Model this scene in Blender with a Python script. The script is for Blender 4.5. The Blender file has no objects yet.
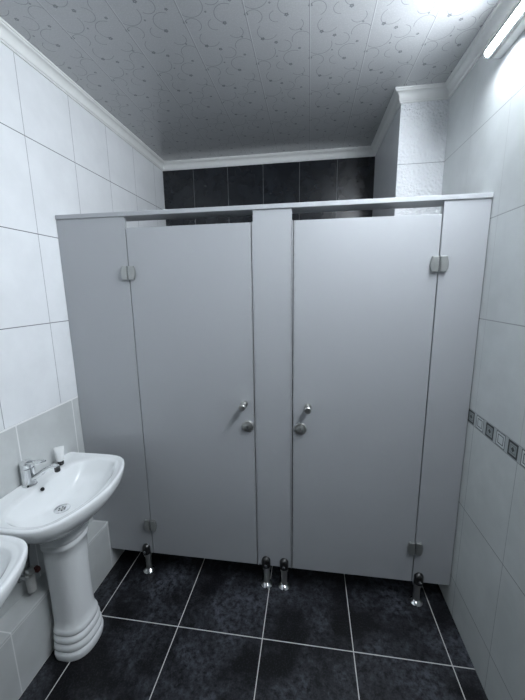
import bpy, bmesh, math
from mathutils import Vector, Matrix
C = bpy.context.scene.collection
PI = math.pi

# ------------------------------------------------------------------ measures (metres)
W, D, YF, H = 1.988, 1.294, -3.40, 2.70          # room width, back wall, front wall, ceiling
COLX, COLY = 1.738, 0.566                        # boxed column in the back right corner
LEDX, LEDZ = 0.096, 0.31                         # tiled pipe boxing along the left wall
ZB, ZT = 0.129, 1.992                            # partition bottom, underside of head rail

# ------------------------------------------------------------------ node helper
class G:
    def __init__(s, name):
        s.mat = bpy.data.materials.new(name); s.mat.use_nodes = True
        s.nt = s.mat.node_tree; s.nt.nodes.clear()
        s.out = s.nt.nodes.new('ShaderNodeOutputMaterial')
        s.b = s.nt.nodes.new('ShaderNodeBsdfPrincipled')
        s.nt.links.new(s.b.outputs[0], s.out.inputs[0])
        tc = s.nt.nodes.new('ShaderNodeTexCoord'); s.vec = tc.outputs['Object']
        sep = s.nt.nodes.new('ShaderNodeSeparateXYZ'); s.nt.links.new(s.vec, sep.inputs[0])
        s.x, s.y, s.z = sep.outputs
    def put(s, sock, v):
        if hasattr(v, 'links'): s.nt.links.new(v, sock)
        else:
            if sock.type == 'RGBA' and len(v) == 3: v = (*v, 1)
            sock.default_value = v
    def m(s, op, a, b=None, c=None, clamp=False):
        n = s.nt.nodes.new('ShaderNodeMath'); n.operation = op; n.use_clamp = clamp
        s.put(n.inputs[0], a)
        if b is not None: s.put(n.inputs[1], b)
        if c is not None: s.put(n.inputs[2], c)
        return n.outputs[0]
    def mix(s, f, a, b):
        n = s.nt.nodes.new('ShaderNodeMix'); n.data_type = 'RGBA'
        s.put(n.inputs[0], f); s.put(n.inputs[6], a); s.put(n.inputs[7], b)
        return n.outputs[2]
    def noise(s, scale, detail=3, rough=.5, dist=0):
        n = s.nt.nodes.new('ShaderNodeTexNoise'); s.nt.links.new(s.vec, n.inputs['Vector'])
        n.inputs['Scale'].default_value = scale; n.inputs['Detail'].default_value = detail
        n.inputs['Roughness'].default_value = rough; n.inputs['Distortion'].default_value = dist
        return n.outputs[0]
    def voro(s, scale, feat='F1'):
        n = s.nt.nodes.new('ShaderNodeTexVoronoi'); n.feature = feat
        s.nt.links.new(s.vec, n.inputs['Vector']); n.inputs['Scale'].default_value = scale
        return n.outputs['Distance']
    def below(s, d, w):                           # soft mask: 1 where d < w
        return s.m('MULTIPLY_ADD', d, -1.0 / (w * .5), 1.0 + 1.0 / .5 * .75, clamp=True)
    def line(s, u, u0, du, w):                    # distance to a repeating line, as a mask
        f = s.m('FRACT', s.m('MULTIPLY_ADD', u, 1.0 / du, .5 - u0 / du))
        d = s.m('MULTIPLY', s.m('ABSOLUTE', s.m('SUBTRACT', f, .5)), du)
        return s.m('LESS_THAN', d, w * .5)
    def ramp(s, v, lo, hi):
        return s.m('MULTIPLY_ADD', v, 1.0 / (hi - lo), -lo / (hi - lo), clamp=True)
    def mx(s, *a):
        r = a[0]
        for q in a[1:]: r = s.m('MAXIMUM', r, q)
        return r
    def bump(s, h, strength, dist=.002):
        n = s.nt.nodes.new('ShaderNodeBump'); n.inputs['Strength'].default_value = strength
        n.inputs['Distance'].default_value = dist
        s.nt.links.new(h, n.inputs['Height']); s.nt.links.new(n.outputs[0], s.b.inputs['Normal'])
    def fin(s, col, rough=.5, metal=0, spec=.5):
        s.put(s.b.inputs['Base Color'], col); s.put(s.b.inputs['Roughness'], rough)
        s.b.inputs['Metallic'].default_value = metal
        s.b.inputs['Specular IOR Level'].default_value = spec
        return s.mat

def plain(name, col, rough=.5, metal=0, var=.03, scale=30, spec=.5, bump=0):
    g = G(name); n = g.noise(scale, 3)
    c2 = tuple(max(0, c * (1 - var * 2)) for c in col)
    if bump: g.bump(n, bump, .001)
    return g.fin(g.mix(g.ramp(n, .3, .7), c2, col), rough, metal, spec)

def tile(name, axis, u0, du, v0, dv, wu, wv, ca, cb, cu, cv, rough=.2, bs=.1, bscale=60, nscale=6):
    """glazed tiles: vertical joints wu wide (colour cu), level joints wv wide (colour cv)"""
    g = G(name); u = getattr(g, axis)
    lu = g.line(u, u0, du, wu); lv = g.line(g.z, v0, dv, wv)
    n = g.noise(nscale, 5, .6)
    col = g.mix(g.ramp(n, .35, .65), ca, cb)
    col = g.mix(lu, col, cu); col = g.mix(lv, col, cv)
    j = g.mx(lu, lv)
    h = g.m('SUBTRACT', g.m('MULTIPLY', g.noise(bscale, 2), .5), j)
    g.bump(h, bs, .0015)
    return g.fin(col, g.m('MULTIPLY_ADD', j, .5, rough))

M = {}
WH = (.80, .82, .84); WH2 = (.75, .77, .79)
M['tile_left'] = tile('white_wall_tile_left', 'y', -.122, .3127, 1.0775, .4140, .0030, .0036, WH, WH2, (.30, .31, .33), (.12, .125, .14), .22, .12, 30)
M['tile_left_low'] = tile('pale_grey_wall_tile', 'y', -.383, .337, 1.0745, .4140, .0060, .009, (.60, .62, .62), (.52, .54, .54), (.80, .81, .81), (.84, .85, .85), .3, .1, 40, 5)
M['tile_right_up'] = tile('white_wall_tile_right_upper', 'y', -.05, .3127, 1.088, .4133, .0028, .0036, (.72, .75, .75), (.66, .69, .69), (.50, .52, .52), (.33, .35, .36), .25, .28, 70)
M['tile_right_low'] = tile('white_wall_tile_right_lower', 'y', -.05, .3127, 1.025, .418, .0028, .0036, (.72, .75, .74), (.64, .67, .66), (.42, .44, .44), (.30, .32, .32), .28, .15, 70)
M['tile_front'] = tile('white_wall_tile_front', 'x', .2, .3127, 1.088, .4133, .0028, .0036, WH, WH2, (.45, .47, .47), (.3, .32, .32), .25, .12)
M['tile_back'] = tile('black_wall_tile', 'x', -.026, .296, 2.26, .41, .0030, .0030, (.008, .010, .014), (.015, .018, .023), (.16, .17, .18), (.16, .17, .18), .26, .45, 90, 9)
M['tile_col_side'] = tile('white_column_tile_side', 'y', 1.0, .7, 1.088, .4133, .0028, .0034, WH2, (.7, .72, .74), (.5, .52, .54), (.45, .47, .49), .25, .2)

def column_tile():                                # embossed glossy leaf-like relief
    g = G('embossed_white_column_tile')
    lv = g.line(g.z, 1.088, .4133, .0036)
    a = g.voro(75, 'SMOOTH_F1'); n = g.noise(45, 3, .6, 1.5)
    g.bump(g.m('SUBTRACT', g.m('ADD', a, n), lv), .9, .008)
    return g.fin(g.mix(lv, (.80, .82, .84), (.4, .42, .44)), .12)
M['tile_column'] = column_tile()

def border():                                     # frieze of nested squares between z 1.025 and 1.088
    g = G('frieze_border_tile'); P = .0775
    u = g.m('MULTIPLY_ADD', g.y, 1 / (2 * P), .5 + .0195 / (2 * P) - .25 + .25)
    cell = g.m('FRACT', g.m('MULTIPLY_ADD', g.y, 1 / P, .5 + .0195 / P))
    odd = g.m('GREATER_THAN', g.m('FRACT', g.m('MULTIPLY_ADD', g.y, .5 / P, .25 + .00975 / P)), .5)
    du = g.m('MULTIPLY', g.m('ABSOLUTE', g.m('SUBTRACT', cell, .5)), P)
    dv = g.m('ABSOLUTE', g.m('SUBTRACT', g.z, 1.0565))
    d = g.m('MAXIMUM', du, dv)
    band = lambda lo, hi: g.m('MULTIPLY', g.m('GREATER_THAN', d, lo), g.m('LESS_THAN', d, hi))
    dk, md, lt = (.030, .036, .038), (.33, .36, .36), (.68, .72, .72)
    # dark squares: dark frame, grey field, dark diamond in the centre
    dia = g.m('LESS_THAN', g.m('ADD', du, dv), .0105)
    A = g.mix(band(.0205, .0290), md, dk)
    A = g.mix(band(.0130, .0155), A, (.16, .18, .18))
    A = g.mix(dia, A, dk)
    # pale squares: pale field with a dark line square and a thin outer line
    B = g.mix(band(.0150, .0185), lt, (.06, .07, .075))
    B = g.mix(band(.0262, .0297), B, (.07, .08, .085))
    col = g.mix(odd, A, B)
    edge = g.m('GREATER_THAN', d, .0295)
    col = g.mix(edge, col, (.50, .54, .54))
    return g.fin(col, .3)
M['border'] = border()

def floor_mat():
    g = G('black_floor_tile'); T = .4227
    j = g.mx(g.line(g.x, .206, T, .0042), g.line(g.y, -.285, T, .0042))
    a = g.noise(3.2, 8, .62, .4); b = g.noise(38, 5, .7); c = g.noise(130, 2, .6)
    f = g.m('MULTIPLY', g.ramp(a, .43, .66), g.ramp(b, .38, .64))
    f = g.m('ADD', f, g.m('MULTIPLY', g.ramp(c, .5, .75), .22), clamp=True)
    col = g.mix(f, (.0028, .0030, .0040), (.088, .095, .116))
    col = g.mix(j, col, (.62, .62, .60))
    g.bump(g.m('SUBTRACT', g.m('MULTIPLY', b, .4), j), .2, .0012)
    return g.fin(col, g.m('MULTIPLY_ADD', b, .25, .25), spec=.3)
M['floor'] = floor_mat()

def ceiling_mat():
    g = G('patterned_plastic_ceiling_panel'); PX, PY = .25, .2875
    u = g.m('MULTIPLY', g.m('FRACT', g.m('MULTIPLY_ADD', g.x, 1 / PX, -.238 / PX + 1)), PX)
    v = g.m('MULTIPLY', g.m('FRACT', g.m('MULTIPLY_ADD', g.y, 1 / PY, 0.0)), PY)
    def diff(a, c, P):                            # wrapped signed distance
        f = g.m('FRACT', g.m('MULTIPLY_ADD', a, 1 / P, .5 - c / P))
        return g.m('MULTIPLY', g.m('SUBTRACT', f, .5), P)
    def dist(cx, cy):
        a, b = diff(u, cx, PX), diff(v, cy, PY)
        return a, b, g.m('SQRT', g.m('ADD', g.m('MULTIPLY', a, a), g.m('MULTIPLY', b, b)))
    fl = []
    for cx, cy, r in [(.050, .070, .0078), (.105, .099, .0072), (.160, .249, .0078), (.003, .221, .0075), (.205, .150, .0058), (.100, .185, .004), (.215, .045, .004)]:
        a, b, d = dist(cx, cy)
        ang = g.m('ARCTAN2', a, b)
        rr = g.m('MULTIPLY_ADD', g.m('COSINE', g.m('MULTIPLY', ang, 5.0)), r * .16, r * 1.08)
        fl.append(g.m('MULTIPLY', g.m('LESS_THAN', d, rr), g.m('GREATER_THAN', d, r * .22)))
    flowers = g.mx(*fl)
    vn = []
    for cx, cy, r, a0, cc in [(.075, .035, .042, 2.3, -.2), (.135, .125, .034, .5, -.3), (.175, .205, .045, 3.6, -.1),
                              (.045, .150, .052, 1.2, .0), (.215, .095, .040, 4.6, -.2), (.030, .240, .034, 5.6, -.3),
                              (.120, .250, .028, 2.9, .1), (.195, .015, .030, 1.0, -.2)]:
        a, b, d = dist(cx, cy)
        ring = g.m('LESS_THAN', g.m('ABSOLUTE', g.m('SUBTRACT', d, r)), .0013)
        dot = g.m('DIVIDE', g.m('ADD', g.m('MULTIPLY', a, math.cos(a0)), g.m('MULTIPLY', b, math.sin(a0))), d)
        vn.append(g.m('MULTIPLY', ring, g.m('GREATER_THAN', dot, cc)))
    vines = g.mx(*vn)
    seam = g.line(g.x, .238, PX, .0035)
    edge = g.line(g.x, .242, PX, .0030)
    sp = g.ramp(g.noise(170, 2, .6), .46, .66)
    pt = g.ramp(g.noise(14, 4, .7), .52, .66)
    col = g.mix(sp, (.46, .47, .48), (.52, .53, .54))
    col = g.mix(g.m('MULTIPLY', pt, .18), col, (.38, .39, .41))
    col = g.mix(g.m('MULTIPLY', vines, .75), col, (.19, .20, .22))
    col = g.mix(g.m('MULTIPLY', flowers, .78), col, (.13, .14, .155))
    col = g.mix(seam, col, (.30, .31, .32)); col = g.mix(edge, col, (.60, .61, .62))
    g.bump(g.m('SUBTRACT', g.m('MULTIPLY', g.noise(120, 2), .15), seam), .2, .001)
    g.b.inputs['Coat Weight'].default_value = .6; g.b.inputs['Coat Roughness'].default_value = .16
    return g.fin(col, .33)
M['ceiling'] = ceiling_mat()

M['cornice'] = plain('white_foam_cornice', (.80, .81, .80), .45, var=.02)
M['panel'] = plain('grey_laminate', (.44, .455, .475), .42, var=.012, scale=3)
M['panel_edge'] = plain('grey_laminate_edge', (.40, .42, .45), .4, var=.01)
M['rail'] = plain('light_grey_rail', (.44, .455, .475), .42, var=.01)
M['alu'] = plain('brushed_aluminium', (.60, .61, .63), .38, .45, var=.05)
M['dark_gap'] = plain('black_rubber_seal', (.02, .02, .022), .6)
M['chrome'] = plain('chrome', (.80, .81, .82), .10, 1, var=.02)
M['steel'] = plain('satin_steel', (.68, .68, .66), .36, 1, var=.04)
M['hinge'] = plain('dull_hinge_metal', (.46, .47, .46), .40, .85, var=.06)
M['dark_metal'] = plain('dark_metal', (.10, .10, .10), .35, 1)
M['ceramic'] = plain('white_glazed_ceramic', (.84, .86, .87), .09, var=.006, scale=4)
M['black'] = plain('black_plastic', (.012, .012, .013), .35)
M['white_plastic'] = plain('white_plastic', (.85, .86, .86), .35)
M['red'] = plain('dull_red_plastic', (.13, .035, .03), .5)
M['hose'] = plain('grey_braided_hose', (.22, .22, .22), .4, .6, var=.3, scale=300)
M['grey_plastic'] = plain('grey_plastic', (.42, .42, .41), .45)
def tube_mat():
    g = G('lit_tube'); g.b.inputs['Emission Color'].default_value = (.87, .935, 1, 1)
    g.b.inputs['Emission Strength'].default_value = 90
    return g.fin((.9, .9, .9), .3)
M['tube'] = tube_mat()

# ------------------------------------------------------------------ mesh helpers
def link(name, bm, mats, parent=None, smooth=False, loc=None, bevel=0, seg=2, angle=35):
    me = bpy.data.meshes.new(name)
    bmesh.ops.recalc_face_normals(bm, faces=bm.faces)
    bm.to_mesh(me); bm.free()
    o = bpy.data.objects.new(name, me); C.objects.link(o)
    for m in (mats if isinstance(mats, (list, tuple)) else [mats]): me.materials.append(m)
    if smooth:
        me.shade_smooth()
        me.set_sharp_from_angle(angle=math.radians(angle)) if hasattr(me, 'set_sharp_from_angle') else None
    if parent: o.parent = parent
    if loc: o.location = loc
    if bevel:
        b = o.modifiers.new('bevel', 'BEVEL'); b.width = bevel; b.segments = seg; b.limit_method = 'ANGLE'
    return o
def box(bm, x0, x1, y0, y1, z0, z1, mi=0):
    v = [bm.verts.new((x, y, z)) for x in (x0, x1) for y in (y0, y1) for z in (z0, z1)]
    for f in ((0, 1, 3, 2), (4, 6, 7, 5), (0, 4, 5, 1), (2, 3, 7, 6), (0, 2, 6, 4), (1, 5, 7, 3)):
        q = bm.faces.new([v[i] for i in f]); q.material_index = mi
    return bm
def quad(bm, pts, mi=0):
    f = bm.faces.new([bm.verts.new(p) for p in pts]); f.material_index = mi
def loft(bm, rings, cap0=True, cap1=True, closed=True, mi=0):
    R = [[bm.verts.new(p) for p in r] for r in rings]
    n = len(R[0])
    for a, b in zip(R, R[1:]):
        for i in range(n if closed else n - 1):
            j = (i + 1) % n
            bm.faces.new((a[i], a[j], b[j], b[i])).material_index = mi
    if cap0: bm.faces.new(R[0][::-1])
    if cap1: bm.faces.new(R[-1])
    return R
def lathe(bm, prof, n=28, axis='z', at=(0, 0, 0), a0=0, a1=2 * PI):
    full = abs(a1 - a0 - 2 * PI) < 1e-6
    rings = []
    for r, h in prof:
        r = max(r, 1e-5); ring = []
        for i in range(n if full else n + 1):
            t = a0 + (a1 - a0) * i / n
            c, s = r * math.cos(t), r * math.sin(t)
            p = {'z': (c, s, h), 'y': (c, h, s), 'x': (h, c, s)}[axis]
            ring.append((p[0] + at[0], p[1] + at[1], p[2] + at[2]))
        rings.append(ring)
    loft(bm, rings, True, True, True)             # an open sweep is closed by its flat side
    return bm
def tube(bm, pts, rad, n=14, caps=True):
    pts = [Vector(p) for p in pts]; rings = []
    up = Vector((0, 0, 1))
    prev = None
    for i, p in enumerate(pts):
        t = (pts[min(i + 1, len(pts) - 1)] - pts[max(i - 1, 0)]).normalized()
        a = (prev - t * prev.dot(t)) if prev else (up.cross(t) if abs(t.dot(up)) < .95 else Vector((1, 0, 0)).cross(t))
        a.normalize(); prev = a; b = t.cross(a)
        r = rad(i / (len(pts) - 1)) if callable(rad) else rad
        ra, rb = r if isinstance(r, tuple) else (r, r)
        rings.append([tuple(p + a * ra * math.cos(2 * PI * k / n) + b * rb * math.sin(2 * PI * k / n)) for k in range(n)])
    loft(bm, rings, caps, caps)
    return bm
def catmull(P, n=8, closed=False):
    P = [Vector(p) for p in P]; out = []; N = len(P)
    for i in range(N if closed else N - 1):
        g = (lambda k: P[k % N]) if closed else (lambda k: P[max(0, min(N - 1, k))])
        p0, p1, p2, p3 = g(i - 1), g(i), g(i + 1), g(i + 2)
        for j in range(n):
            t = j / n
            out.append(.5 * ((2 * p1) + (p2 - p0) * t + (2 * p0 - 5 * p1 + 4 * p2 - p3) * t * t + (3 * p1 - p0 - 3 * p2 + p3) * t ** 3))
    if not closed: out.append(P[-1])
    return out
def thing(name, label, cat, loc=(0, 0, 0), group=None):
    o = bpy.data.objects.new(name, None); C.objects.link(o); o.location = loc
    o.empty_display_size = .1
    o['label'] = label; o['category'] = cat
    if group: o['group'] = group
    return o
def struct(name, bm, m, **k):
    o = link(name, bm, m, **k); o['kind'] = 'structure'; return o
NB = bmesh.new

# ------------------------------------------------------------------ the room
T = .12
bm = NB(); box(bm, -T, W + T, YF - T, D + T, -.1, 0); struct('floor', bm, M['floor'])
bm = NB(); box(bm, -T, W + T, YF - T, D + T, H, H + .1); struct('ceiling', bm, M['ceiling'])
def wall_x(name, x, xo, mats, zs):                # side wall: inner face split into bands of tile
    bm = NB()
    z = [0] + zs + [H]
    for i in range(len(z) - 1):
        quad(bm, [(x, YF, z[i]), (x, D, z[i]), (x, D, z[i + 1]), (x, YF, z[i + 1])], i)
    quad(bm, [(xo, YF, 0), (xo, YF, H), (xo, D, H), (xo, D, 0)])
    quad(bm, [(x, YF, 0), (xo, YF, 0), (xo, D, 0), (x, D, 0)])
    quad(bm, [(x, YF, H), (x, D, H), (xo, D, H), (xo, YF, H)])
    quad(bm, [(x, YF, 0), (x, YF, H), (xo, YF, H), (xo, YF, 0)])
    quad(bm, [(x, D, 0), (xo, D, 0), (xo, D, H), (x, D, H)])
    bmesh.ops.remove_doubles(bm, verts=bm.verts, dist=1e-5)
    return struct(name, bm, mats)
wall_x('wall_left', 0, -T, [M['tile_left_low'], M['tile_left']], [1.079])
wall_x('wall_right', W, W + T, [M['tile_right_low'], M['border'], M['tile_right_up']], [1.0255, 1.0875])
bm = NB(); box(bm, -T, W + T, D, D + T, 0, H); struct('wall_back', bm, M['tile_back'])
bm = NB(); box(bm, -T, W + T, YF - T, YF, 0, H); struct('wall_front', bm, M['tile_back'])  # unseen wall behind the camera, given black tile to cut bounced light
bm = NB(); box(bm, COLX, W, COLY, D, 0, H)
for f in bm.faces:
    f.material_index = 0 if abs(f.calc_center_median().y - COLY) < 1e-4 else 1
struct('wall_column', bm, [M['tile_column'], M['tile_col_side']])
# low tiled boxing for the pipes at the foot of the left wall
def ledge_mat():
    g = G('ledge_tile')
    j = g.mx(g.line(g.y, -.008, .3127, .005), g.m('LESS_THAN', g.m('ABSOLUTE', g.m('SUBTRACT', g.z, LEDZ - .012)), .002))
    col = g.mix(g.ramp(g.noise(5, 5), .35, .65), (.56, .58, .58), (.48, .50, .50))
    low = g.m('LESS_THAN', g.z, .006)
    col = g.mix(j, col, (.70, .71, .71)); col = g.mix(low, col, (.72, .72, .70))
    return g.fin(col, .3)
bm = NB(); box(bm, 0, LEDX, YF, D, 0, LEDZ); struct('wall_low_left', bm, ledge_mat(), bevel=.002, seg=1)

# cornice: one moulded length per wall, mitred at the corners
prof = [(0, -.062), (.007, -.062), (.008, -.055), (.012, -.053), (.013, -.046)]
for i in range(9):
    a = i / 8 * PI / 2
    prof.append((.013 + .021 * (1 - math.cos(a)), -.046 + .030 * math.sin(a)))
prof += [(.036, -.014), (.037, -.009), (.042, -.008), (.042, 0), (0, 0)]
path = [(0, YF), (0, D), (COLX, D), (COLX, COLY), (W, COLY), (W, YF)]
def nrm(a, b):
    d = Vector((b[0] - a[0], b[1] - a[1])).normalized(); return Vector((d.y, -d.x))
segs = [(path[i], path[(i + 1) % 6]) for i in range(6)]
N = [nrm(*s) for s in segs]
for i, (a, b) in enumerate(segs):
    ra = []; rb = []
    for d, z in prof:
        pa = Vector(a) + d * (N[i] + N[i - 1]); pb = Vector(b) + d * (N[i] + N[(i + 1) % 6])
        ra.append((pa.x, pa.y, H + z)); rb.append((pb.x, pb.y, H + z))
    bm = NB(); loft(bm, [ra, rb]); struct('trim_%d' % (i + 1), bm, M['cornice'], smooth=True, angle=30)

# ------------------------------------------------------------------ toilet partition
G1a, G1b, G2a, G2b, G3a, G3b, G4a, G4b = .3640, .3680, .9785, .9915, 1.1690, 1.1820, 1.7990, 1.8035
TH = .018
def slab(name, x0, x1, z0, z1, parent, m='panel', y0=0, y1=TH, bevel=.0012):
    bm = NB(); box(bm, x0, x1, y0, y1, z0, z1)
    return link(name, bm, M[m], parent, bevel=bevel, seg=1)
def foot(x, parent):
    """adjustable pedestal leg clamped over the panel's lower edge (local to parent)"""
    r = .0165
    root = parent
    bm = NB(); lathe(bm, [(r, .012), (r, .100), (.0215, .103), (.0215, ZB - .001)], 24, at=(x, TH / 2, 0))
    st = link('leg', bm, M['steel'], root, smooth=True)
    bm = NB(); lathe(bm, [(.034, 0), (.034, .004), (.031, .008), (.024, .013), (.0175, .018)], 28, at=(x, TH / 2, 0))
    link('base_flange', bm, M['chrome'], st, smooth=True)
    bm = NB()
    dome = [(.0235, ZB), (.0235, ZB + .036)] + [(.0235 * math.cos(a), ZB + .036 + .0235 * math.sin(a)) for a in (.3, .6, .9, 1.2, 1.5)]
    lathe(bm, dome, 16, at=(x, -.001, 0), a0=PI, a1=2 * PI)
    lathe(bm, dome, 16, at=(x, TH + .001, 0), a0=0, a1=PI)
    link('clamp', bm, M['dark_metal'], st, smooth=True)
    bm = NB(); lathe(bm, [(.006, -.0275), (.0075, -.0262), (.0075, -.0235)], 14, 'y', at=(x, 0, ZB + .02))
    link('screw', bm, M['chrome'], st, smooth=True)

p = thing('stall_panel', 'narrow grey fixed partition panel beside the left tiled wall, one steel leg', 'panel')
bm = NB()                                         # notched round the pipe boxing
v = [(LEDX + .002, ZB), (G1a, ZB), (G1a, ZT), (.002, ZT), (.002, LEDZ + .002), (LEDX + .002, LEDZ + .002)]
loft(bm, [[(a, 0, b) for a, b in v], [(a, TH, b) for a, b in v]])
link('board', bm, M['panel'], p); foot(.326, p)
p = thing('stall_panel', 'narrow grey centre partition post panel between the two doors, two steel legs', 'panel')
slab('board', G2b, G3a, ZB, ZT, p); foot(1.034, p); foot(1.133, p)
for x0, x1 in ((G2b - .005, G2b), (G3a, G3a + .005)):
    bm = NB(); box(bm, x0, x1, -.002, TH - .001, ZB, ZT - .05); link('edge_strip', bm, M['alu'], p)
p = thing('stall_panel', 'narrow grey fixed partition panel beside the right tiled wall, one steel leg', 'panel')
slab('board', G4b, W - .003, ZB, ZT, p); foot(1.832, p)
p = thing('stall_panel', 'grey divider panel between the stalls, behind the centre post', 'panel')
slab('board', 1.072, 1.09, ZB, ZT - .002, p, y0=TH + .03, y1=D - .002)
for z in (.4, 1.6):
    bm = NB(); box(bm, 1.05, 1.0715, TH + .001, TH + .045, z, z + .05); link('bracket', bm, M['steel'], p)
bm = NB(); box(bm, .002, W - .002, -.006, .112, ZT + .001, ZT + .021)
rail = link('head_rail', bm, M['rail'], bevel=.0015, seg=1)
rail['label'] = 'long light grey head rail running across the top of the toilet stalls'; rail['category'] = 'rail'

def hinge(x, z, parent, bottom=False):
    """two plates with a rounded outer edge, a pin between them; front and door side"""
    root = bpy.data.objects.new('hinge', None)
    w, h, t = .0365, .066, .014
    def leaf(s):
        bm = NB(); pts = [(.0035, -h / 2), (w - .006, -h / 2)]
        for i in range(7):
            a = -1 + 2 * i / 6
            pts.append((w - .006 + .006 * (1 - a * a), a * (h / 2 - .004)))
        pts += [(w - .006, h / 2), (.0035, h / 2)]
        loft(bm, [[(x + s * a, -.0006 - t, z + b) for a, b in pts], [(x + s * a, -.0006, z + b) for a, b in pts]])
        return bm
    a = link('hinge', leaf(-1), M['hinge'], parent, bevel=.002, seg=2)
    bpy.data.objects.remove(root)
    link('hinge_plate', leaf(1), M['hinge'], a, bevel=.002, seg=2)
    bm = NB(); lathe(bm, [(.0028, z - h / 2 + .001), (.0028, z + h / 2 - .001)], 12, at=(x, -.009, 0))
    link('hinge_pin', bm, M['chrome'], a, smooth=True)
    return a

def door(x0, x1, hx, kx, lx, label):
    p = thing('stall_door', label, 'stall door')
    slab('door_panel', x0, x1, ZB, 1.940, p)
    e0 = x1 if abs(hx - x0) < .05 else x0
    bm = NB(); s = 1 if e0 == x1 else -1
    box(bm, min(e0, e0 + s * .004), max(e0, e0 + s * .004), .001, TH - .001, ZB, 1.940); link('edge_strip', bm, M['alu'], p)
    for z in ((1.7275, .318) if s > 0 else (1.736, .333)): hinge(hx, z, p)
    # pull knob: a stubby cylinder standing out of the door
    bm = NB(); lathe(bm, [(.018, -.0005), (.018, -.004), (.0115, -.006), (.0115, -.036), (.0165, -.040), (.0165, -.058), (.014, -.061), (1e-4, -.062)], 24, 'y', at=(kx, 0, 1.068))
    link('knob', bm, M['steel'], p, smooth=True)
    # privacy lock: round rose, darker face, coin slot
    bm = NB(); lathe(bm, [(.0315, -.0005), (.0315, -.006), (.028, -.011), (.021, -.0125)], 32, 'y', at=(lx, 0, .951))
    lk = link('lock_rose', bm, M['steel'], p, smooth=True)
    bm = NB(); lathe(bm, [(.0205, -.0126), (.0205, -.0145), (.014, -.0175), (1e-4, -.0180)], 24, 'y', at=(lx, 0, .951))
    link('lock_face', bm, M['hinge'], lk, smooth=True)
    bm = NB(); box(bm, lx - .0025, lx + .0025, -.024, -.0181, .940, .962)
    link('thumb_turn', bm, M['chrome'], lk, bevel=.001)
door(G1b, G2a, .366, .932, .948, 'grey stall door hinged on its left, behind the pedestal wash basin')
door(G3b, G4a, 1.8012, 1.251, 1.2165, 'grey stall door hinged on its right, nearer the frieze tiled wall')

# ------------------------------------------------------------------ wash basins
CX = .17                                          # bowl centre from the wall
ZR = .806
half = [(.0, .270), (.06, .277), (.16, .280), (.25, .277), (.305, .262), (.345, .226), (.374, .170), (.397, .095), (.408, 0)]
full = [(.0, 0), (0, .15)] + half + [(a, -b) for a, b in half[-2::-1]] + [(0, -.15)]
poly = catmull([(a, b, 0) for a, b in full], 10, True)
bowl_h = [(.086, 0), (.086, .09), (.095, .16), (.120, .215), (.170, .240), (.235, .242), (.290, .225), (.325, .18), (.352, .11), (.366, 0)]
bpoly = catmull([(a, b, 0) for a, b in bowl_h + [(a, -b) for a, b in bowl_h[-2:0:-1]]], 10, True)
def radii(pl, n=120, cx=CX):
    out = []
    for k in range(n):
        t = 2 * PI * k / n; d = Vector((math.cos(t), math.sin(t))); best = 0
        for i in range(len(pl)):
            a = Vector((pl[i].x - cx, pl[i].y)); b = Vector((pl[(i + 1) % len(pl)].x - cx, pl[(i + 1) % len(pl)].y))
            e = b - a; den = d.x * e.y - d.y * e.x
            if abs(den) < 1e-12: continue
            r = (a.x * e.y - a.y * e.x) / den; s = (a.x * d.y - a.y * d.x) / den
            if -1e-6 <= s <= 1 + 1e-6 and r > best: best = r
        out.append(best)
    return out
RO, RI = radii(poly), radii(bpoly)
NA = len(RO)
def ring(rf, z, cx=CX):
    return [(max(.0015, cx + rf(k) * math.cos(2 * PI * k / NA)), rf(k) * math.sin(2 * PI * k / NA), z) for k in range(NA)]
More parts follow.
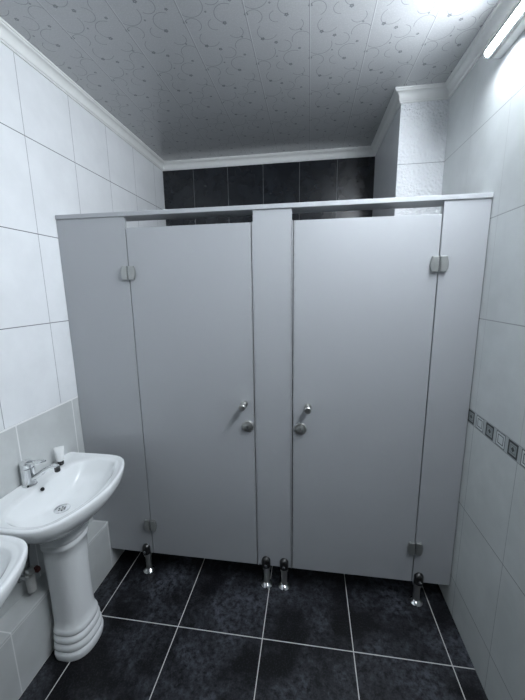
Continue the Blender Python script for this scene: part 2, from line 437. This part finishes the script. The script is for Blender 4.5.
def make_basin(label, loc, group):
    p = thing('pedestal_sink', label, 'sink', loc, group)
    bm = NB()
    lerp = lambda a, b, t: a + (b - a) * t
    R = []
    R.append(ring(lambda k: .052, .625, .15))
    R.append(ring(lambda k: lerp(.075, RO[k], .10), .630, .155))
    for s, z in ((.30, .650), (.50, .668), (.66, .690), (.79, .714), (.885, .737), (.945, .755), (.978, .771), (.993, .784)):
        R.append(ring(lambda k: lerp(.06, RO[k], s), z))
    R.append(ring(lambda k: RO[k], ZR - .008))
    R.append(ring(lambda k: RO[k] - .002, ZR - .002))
    R.append(ring(lambda k: RO[k] - .006, ZR))
    R.append(ring(lambda k: RO[k] - .014, ZR - .001))
    R.append(ring(lambda k: RO[k] - .021, ZR - .006))
    R.append(ring(lambda k: min(RO[k] - .026, lerp(RO[k], RI[k], .7)), ZR - .009))
    for s, z in ((1, .795), (.97, .789), (.93, .778), (.88, .764), (.80, .744), (.70, .725), (.58, .709), (.44, .697), (.30, .690)):
        R.append(ring(lambda k: lerp(.028, RI[k], s) if s < 1 else RI[k], z))
    R.append(ring(lambda k: .030, .686)); R.append(ring(lambda k: .020, .683))
    loft(bm, R)
    b = link('basin', bm, M['ceramic'], p, smooth=True, angle=80)
    # drain: ring, dished plate, dark slots
    bm = NB(); lathe(bm, [(.0330, .6868), (.0320, .6895), (.0270, .6890), (.0240, .6870), (.0200, .6862)], 32, at=(CX, 0, 0))
    d = link('drain', bm, M['chrome'], b, smooth=True)
    bm = NB()
    for k in range(6):
        a = k * PI / 3
        lathe(bm, [(.0042, .6863), (.0042, .6872)], 10, at=(CX + .0125 * math.cos(a), .0125 * math.sin(a), 0))
    d2 = link('drain_hole', bm, M['black'], b)
    bm = NB(); lathe(bm, [(.006, .6865), (.006, .688), (.003, .689)], 14, at=(CX, 0, 0)); link('drain_screw', bm, M['steel'], b, smooth=True)
    # overflow: a dark round opening on the steep back of the bowl
    bm = NB(); lathe(bm, [(.0085, 0), (.0085, .003)], 20); bm.transform(Matrix.Translation((.0945, -.010, .783)) @ Matrix.Rotation(math.radians(58), 4, 'Y'))
    link('overflow_hole', bm, M['black'], b)
    # pedestal: D-shaped shaft with stacked rings at the foot and two at the neck
    pr = [(0, .098), (.010, .100), (.026, .1015), (.036, .098), (.042, .092), (.046, .0955), (.060, .0985), (.074, .094), (.080, .088),
          (.084, .0915), (.098, .0940), (.111, .089), (.117, .083), (.121, .0865), (.134, .0885), (.147, .083), (.154, .0785),
          (.19, .0765), (.28, .0755), (.40, .0765), (.50, .080), (.548, .0835), (.553, .088), (.566, .0895), (.578, .087), (.582, .0865),
          (.588, .0925), (.602, .0955), (.616, .094), (.622, .094), (.640, .103), (.662, .118), (.666, .10)]
    bm = NB(); R = []
    for z, r in pr:
        pts = []
        for k in range(56):
            t = 2 * PI * k / 56; c, s = math.cos(t), math.sin(t)
            x = .176 + (r * 1.0) * math.copysign(abs(c) ** .85, c) if c > 0 else .176 + min(r, .074) * .95 * math.copysign(abs(c) ** .5, c)
            pts.append((x, -.014 + 1.04 * r * math.copysign(abs(s) ** .85, s), z))
        R.append(pts)
    loft(bm, R); link('pedestal', bm, M['ceramic'], p, smooth=True, angle=60)
    # single lever mixer tap
    fx = .043; z0 = ZR - .0085
    bm = NB(); lathe(bm, [(.0285, z0), (.0295, z0 + .004), (.0265, z0 + .009), (.0265, z0 + .04), (.0265, z0 + .083), (.0235, z0 + .086)], 32, at=(fx, 0, 0))
    f = link('faucet', bm, M['chrome'], p, smooth=True, loc=(-.011, -.007, 0))
    bm = NB(); pts = catmull([(fx + .010, 0, z0 + .030), (fx + .045, 0, z0 + .048), (fx + .090, 0, z0 + .080), (fx + .125, 0, z0 + .099), (fx + .153, 0, z0 + .101)], 5)
    tube(bm, pts, lambda t: (.0115 - .002 * t, .0125 - .004 * t), 16); link('spout', bm, M['chrome'], f, smooth=True)
    bm = NB(); lathe(bm, [(.0105, z0 + .078), (.0115, z0 + .081), (.0115, z0 + .097)], 20, at=(fx + .149, 0, 0)); link('aerator', bm, M['dark_metal'], f, smooth=True)
    bm = NB(); lathe(bm, [(.0245, z0 + .0865), (.0265, z0 + .090), (.0265, z0 + .107), (.019, z0 + .116), (.006, z0 + .121)], 28, at=(fx, 0, 0)); lv = link('lever_cap', bm, M['chrome'], f, smooth=True)
    bm = NB()                                      # open loop lever
    lp = catmull([(fx + .006, -.013, z0 + .108), (fx + .05, -.014, z0 + .116), (fx + .078, -.011, z0 + .119), (fx + .094, 0, z0 + .122), (fx + .078, .011, z0 + .119), (fx + .05, .014, z0 + .116), (fx + .006, .013, z0 + .108)], 5)
    tube(bm, lp, .0042, 10); link('lever', bm, M['chrome'], f, smooth=True)
    return p
def copy_tree(o, parent=None):
    c = o.copy(); C.objects.link(c); c.parent = parent
    for ch in list(o.children): copy_tree(ch, c)
    return c
GR = 'white pedestal wash basins along the left wall'
s1 = make_basin('white pedestal wash basin nearest the stall partition, whole and in full view', (0, -.385, 0), GR)
s2 = copy_tree(s1); s2.location = (0, -.955, 0)
s2['label'] = 'white wash basin cut off by the left edge, nearer the camera than the full one'

# small squeeze tube standing on its black cap
t = thing('squeeze_tube', 'small white squeeze tube standing on its black cap behind the basin tap', 'tube', (.046, -.224, ZR - .0045)); t.scale = (1.3, 1.3, 1.3)
bm = NB(); lathe(bm, [(.0095, 0), (.0105, .001), (.0105, .012), (.009, .0135)], 20); link('cap', bm, M['black'], t, smooth=True)
bm = NB(); R = []
for z, a, b in ((.0137, .008, .008), (.018, .0125, .0125), (.026, .0135, .0130), (.045, .0150, .0095), (.060, .0165, .004), (.066, .017, .0014), (.072, .017, .0012)):
    R.append([(a * math.cos(2 * PI * k / 24) * .75 - b * math.sin(2 * PI * k / 24) * .66, a * math.cos(2 * PI * k / 24) * .66 + b * math.sin(2 * PI * k / 24) * .75, z) for k in range(24)])
loft(bm, R); link('body', bm, M['white_plastic'], t, smooth=True)

# stop valve and hose in the shadow under the first basin
t = thing('water_valve', 'small metal water valve with red handle under the basin, above the tiled ledge', 'valve', (0, -.478, .40))
bm = NB(); lathe(bm, [(.022, .001), (.022, .006), (.010, .008), (.010, .048)], 20, 'x'); link('inlet_pipe', bm, M['chrome'], t, smooth=True)
bm = NB(); lathe(bm, [(.010, -.066), (.017, -.060), (.0185, -.03), (.0185, .0), (.016, .018)], 20, at=(.052, 0, 0)); link('body', bm, M['grey_plastic'], t, smooth=True)
bm = NB(); lathe(bm, [(.0165, .0185), (.0185, .021), (.0185, .030), (.012, .032), (.012, .040), (.0165, .042), (.0165, .055), (.009, .060)], 20, at=(.052, 0, 0)); link('collar', bm, M['steel'], t, smooth=True)
bm = NB(); tube(bm, catmull([(.052, 0, .061), (.053, .004, .12), (.046, .03, .19), (.04, .06, .25)], 6), .0065, 12); link('hose', bm, M['hose'], t, smooth=True)
bm = NB(); lathe(bm, [(.006, .0195), (.006, .030), (.015, .032), (.015, .042), (.010, .045)], 16, 'y', at=(.052, 0, .012)); link('handle', bm, M['red'], t, smooth=True)

# ------------------------------------------------------------------ tube light on the right wall
LA, LB = .87, 1.42
TX, TZ, TY0, TY1 = 1.938, 2.540, .045, -1.45
t = thing('tube_light', 'glowing white tube light on the right wall just under the cornice', 'light')
bm = NB(); box(bm, TX + .015, W - .0001, TY1 - .012, TY0 + .012, TZ - .019, TZ + .021); link('housing', bm, M['white_plastic'], t, bevel=.003)
bm = NB(); lathe(bm, [(.0155, TY1), (.0155, TY0)], 32, 'y', at=(TX, 0, TZ), a0=PI * LA, a1=PI * LB); link('tube', bm, M['tube'], t, smooth=True)
bm = NB(); lathe(bm, [(.0162, TY1), (.0162, TY0)], 32, 'y', at=(TX + .0006, 0, TZ + .0006), a0=PI * (LB + .02), a1=PI * (2 + LA - .02)); link('light_shield', bm, M['white_plastic'], t, smooth=True)  # opaque back arc, added to keep the lamp's light off ceiling and wall
for y, s in ((TY0, 1), (TY1, -1)):
    bm = NB(); lathe(bm, [(.0165, y + s * .0005), (.0165, y + s * .012), (.012, y + s * .015)], 24, 'y', at=(TX, 0, TZ))
    box(bm, TX, TX + .0165, min(y + s * .002, y + s * .011), max(y + s * .002, y + s * .011), TZ - .01, TZ + .01)
    link('end_cap', bm, M['white_plastic'], t, smooth=True)

# ------------------------------------------------------------------ camera, world, view
cam = bpy.data.cameras.new('camera'); co = bpy.data.objects.new('camera', cam); C.objects.link(co)
a, b, c = -.1852, -.1468, -.0136
fwd = Vector((math.sin(b) * math.cos(a), math.cos(b) * math.cos(a), math.sin(a)))
r = fwd.cross(Vector((0, 0, 1))).normalized(); u = r.cross(fwd)
r2 = r * math.cos(c) + u * math.sin(c); u2 = -r * math.sin(c) + u * math.cos(c)
m = Matrix((r2, u2, -fwd)).transposed().to_4x4(); m.translation = (1.2547, -1.5269, 1.6378)
co.matrix_world = m
cam.sensor_fit = 'VERTICAL'; cam.sensor_height = 24; cam.sensor_width = 24; cam.lens = 322.165 / 700 * 24
cam.clip_start = .02
bpy.context.scene.camera = co
w = bpy.data.worlds.new('world'); bpy.context.scene.world = w; w.use_nodes = True
w.node_tree.nodes['Background'].inputs[0].default_value = (.02, .02, .02, 1)
vs = bpy.context.scene.view_settings
vs.view_transform = 'Standard'; vs.look = 'None'; vs.gamma = 1; vs.use_curve_mapping = False; vs.exposure = 1.92
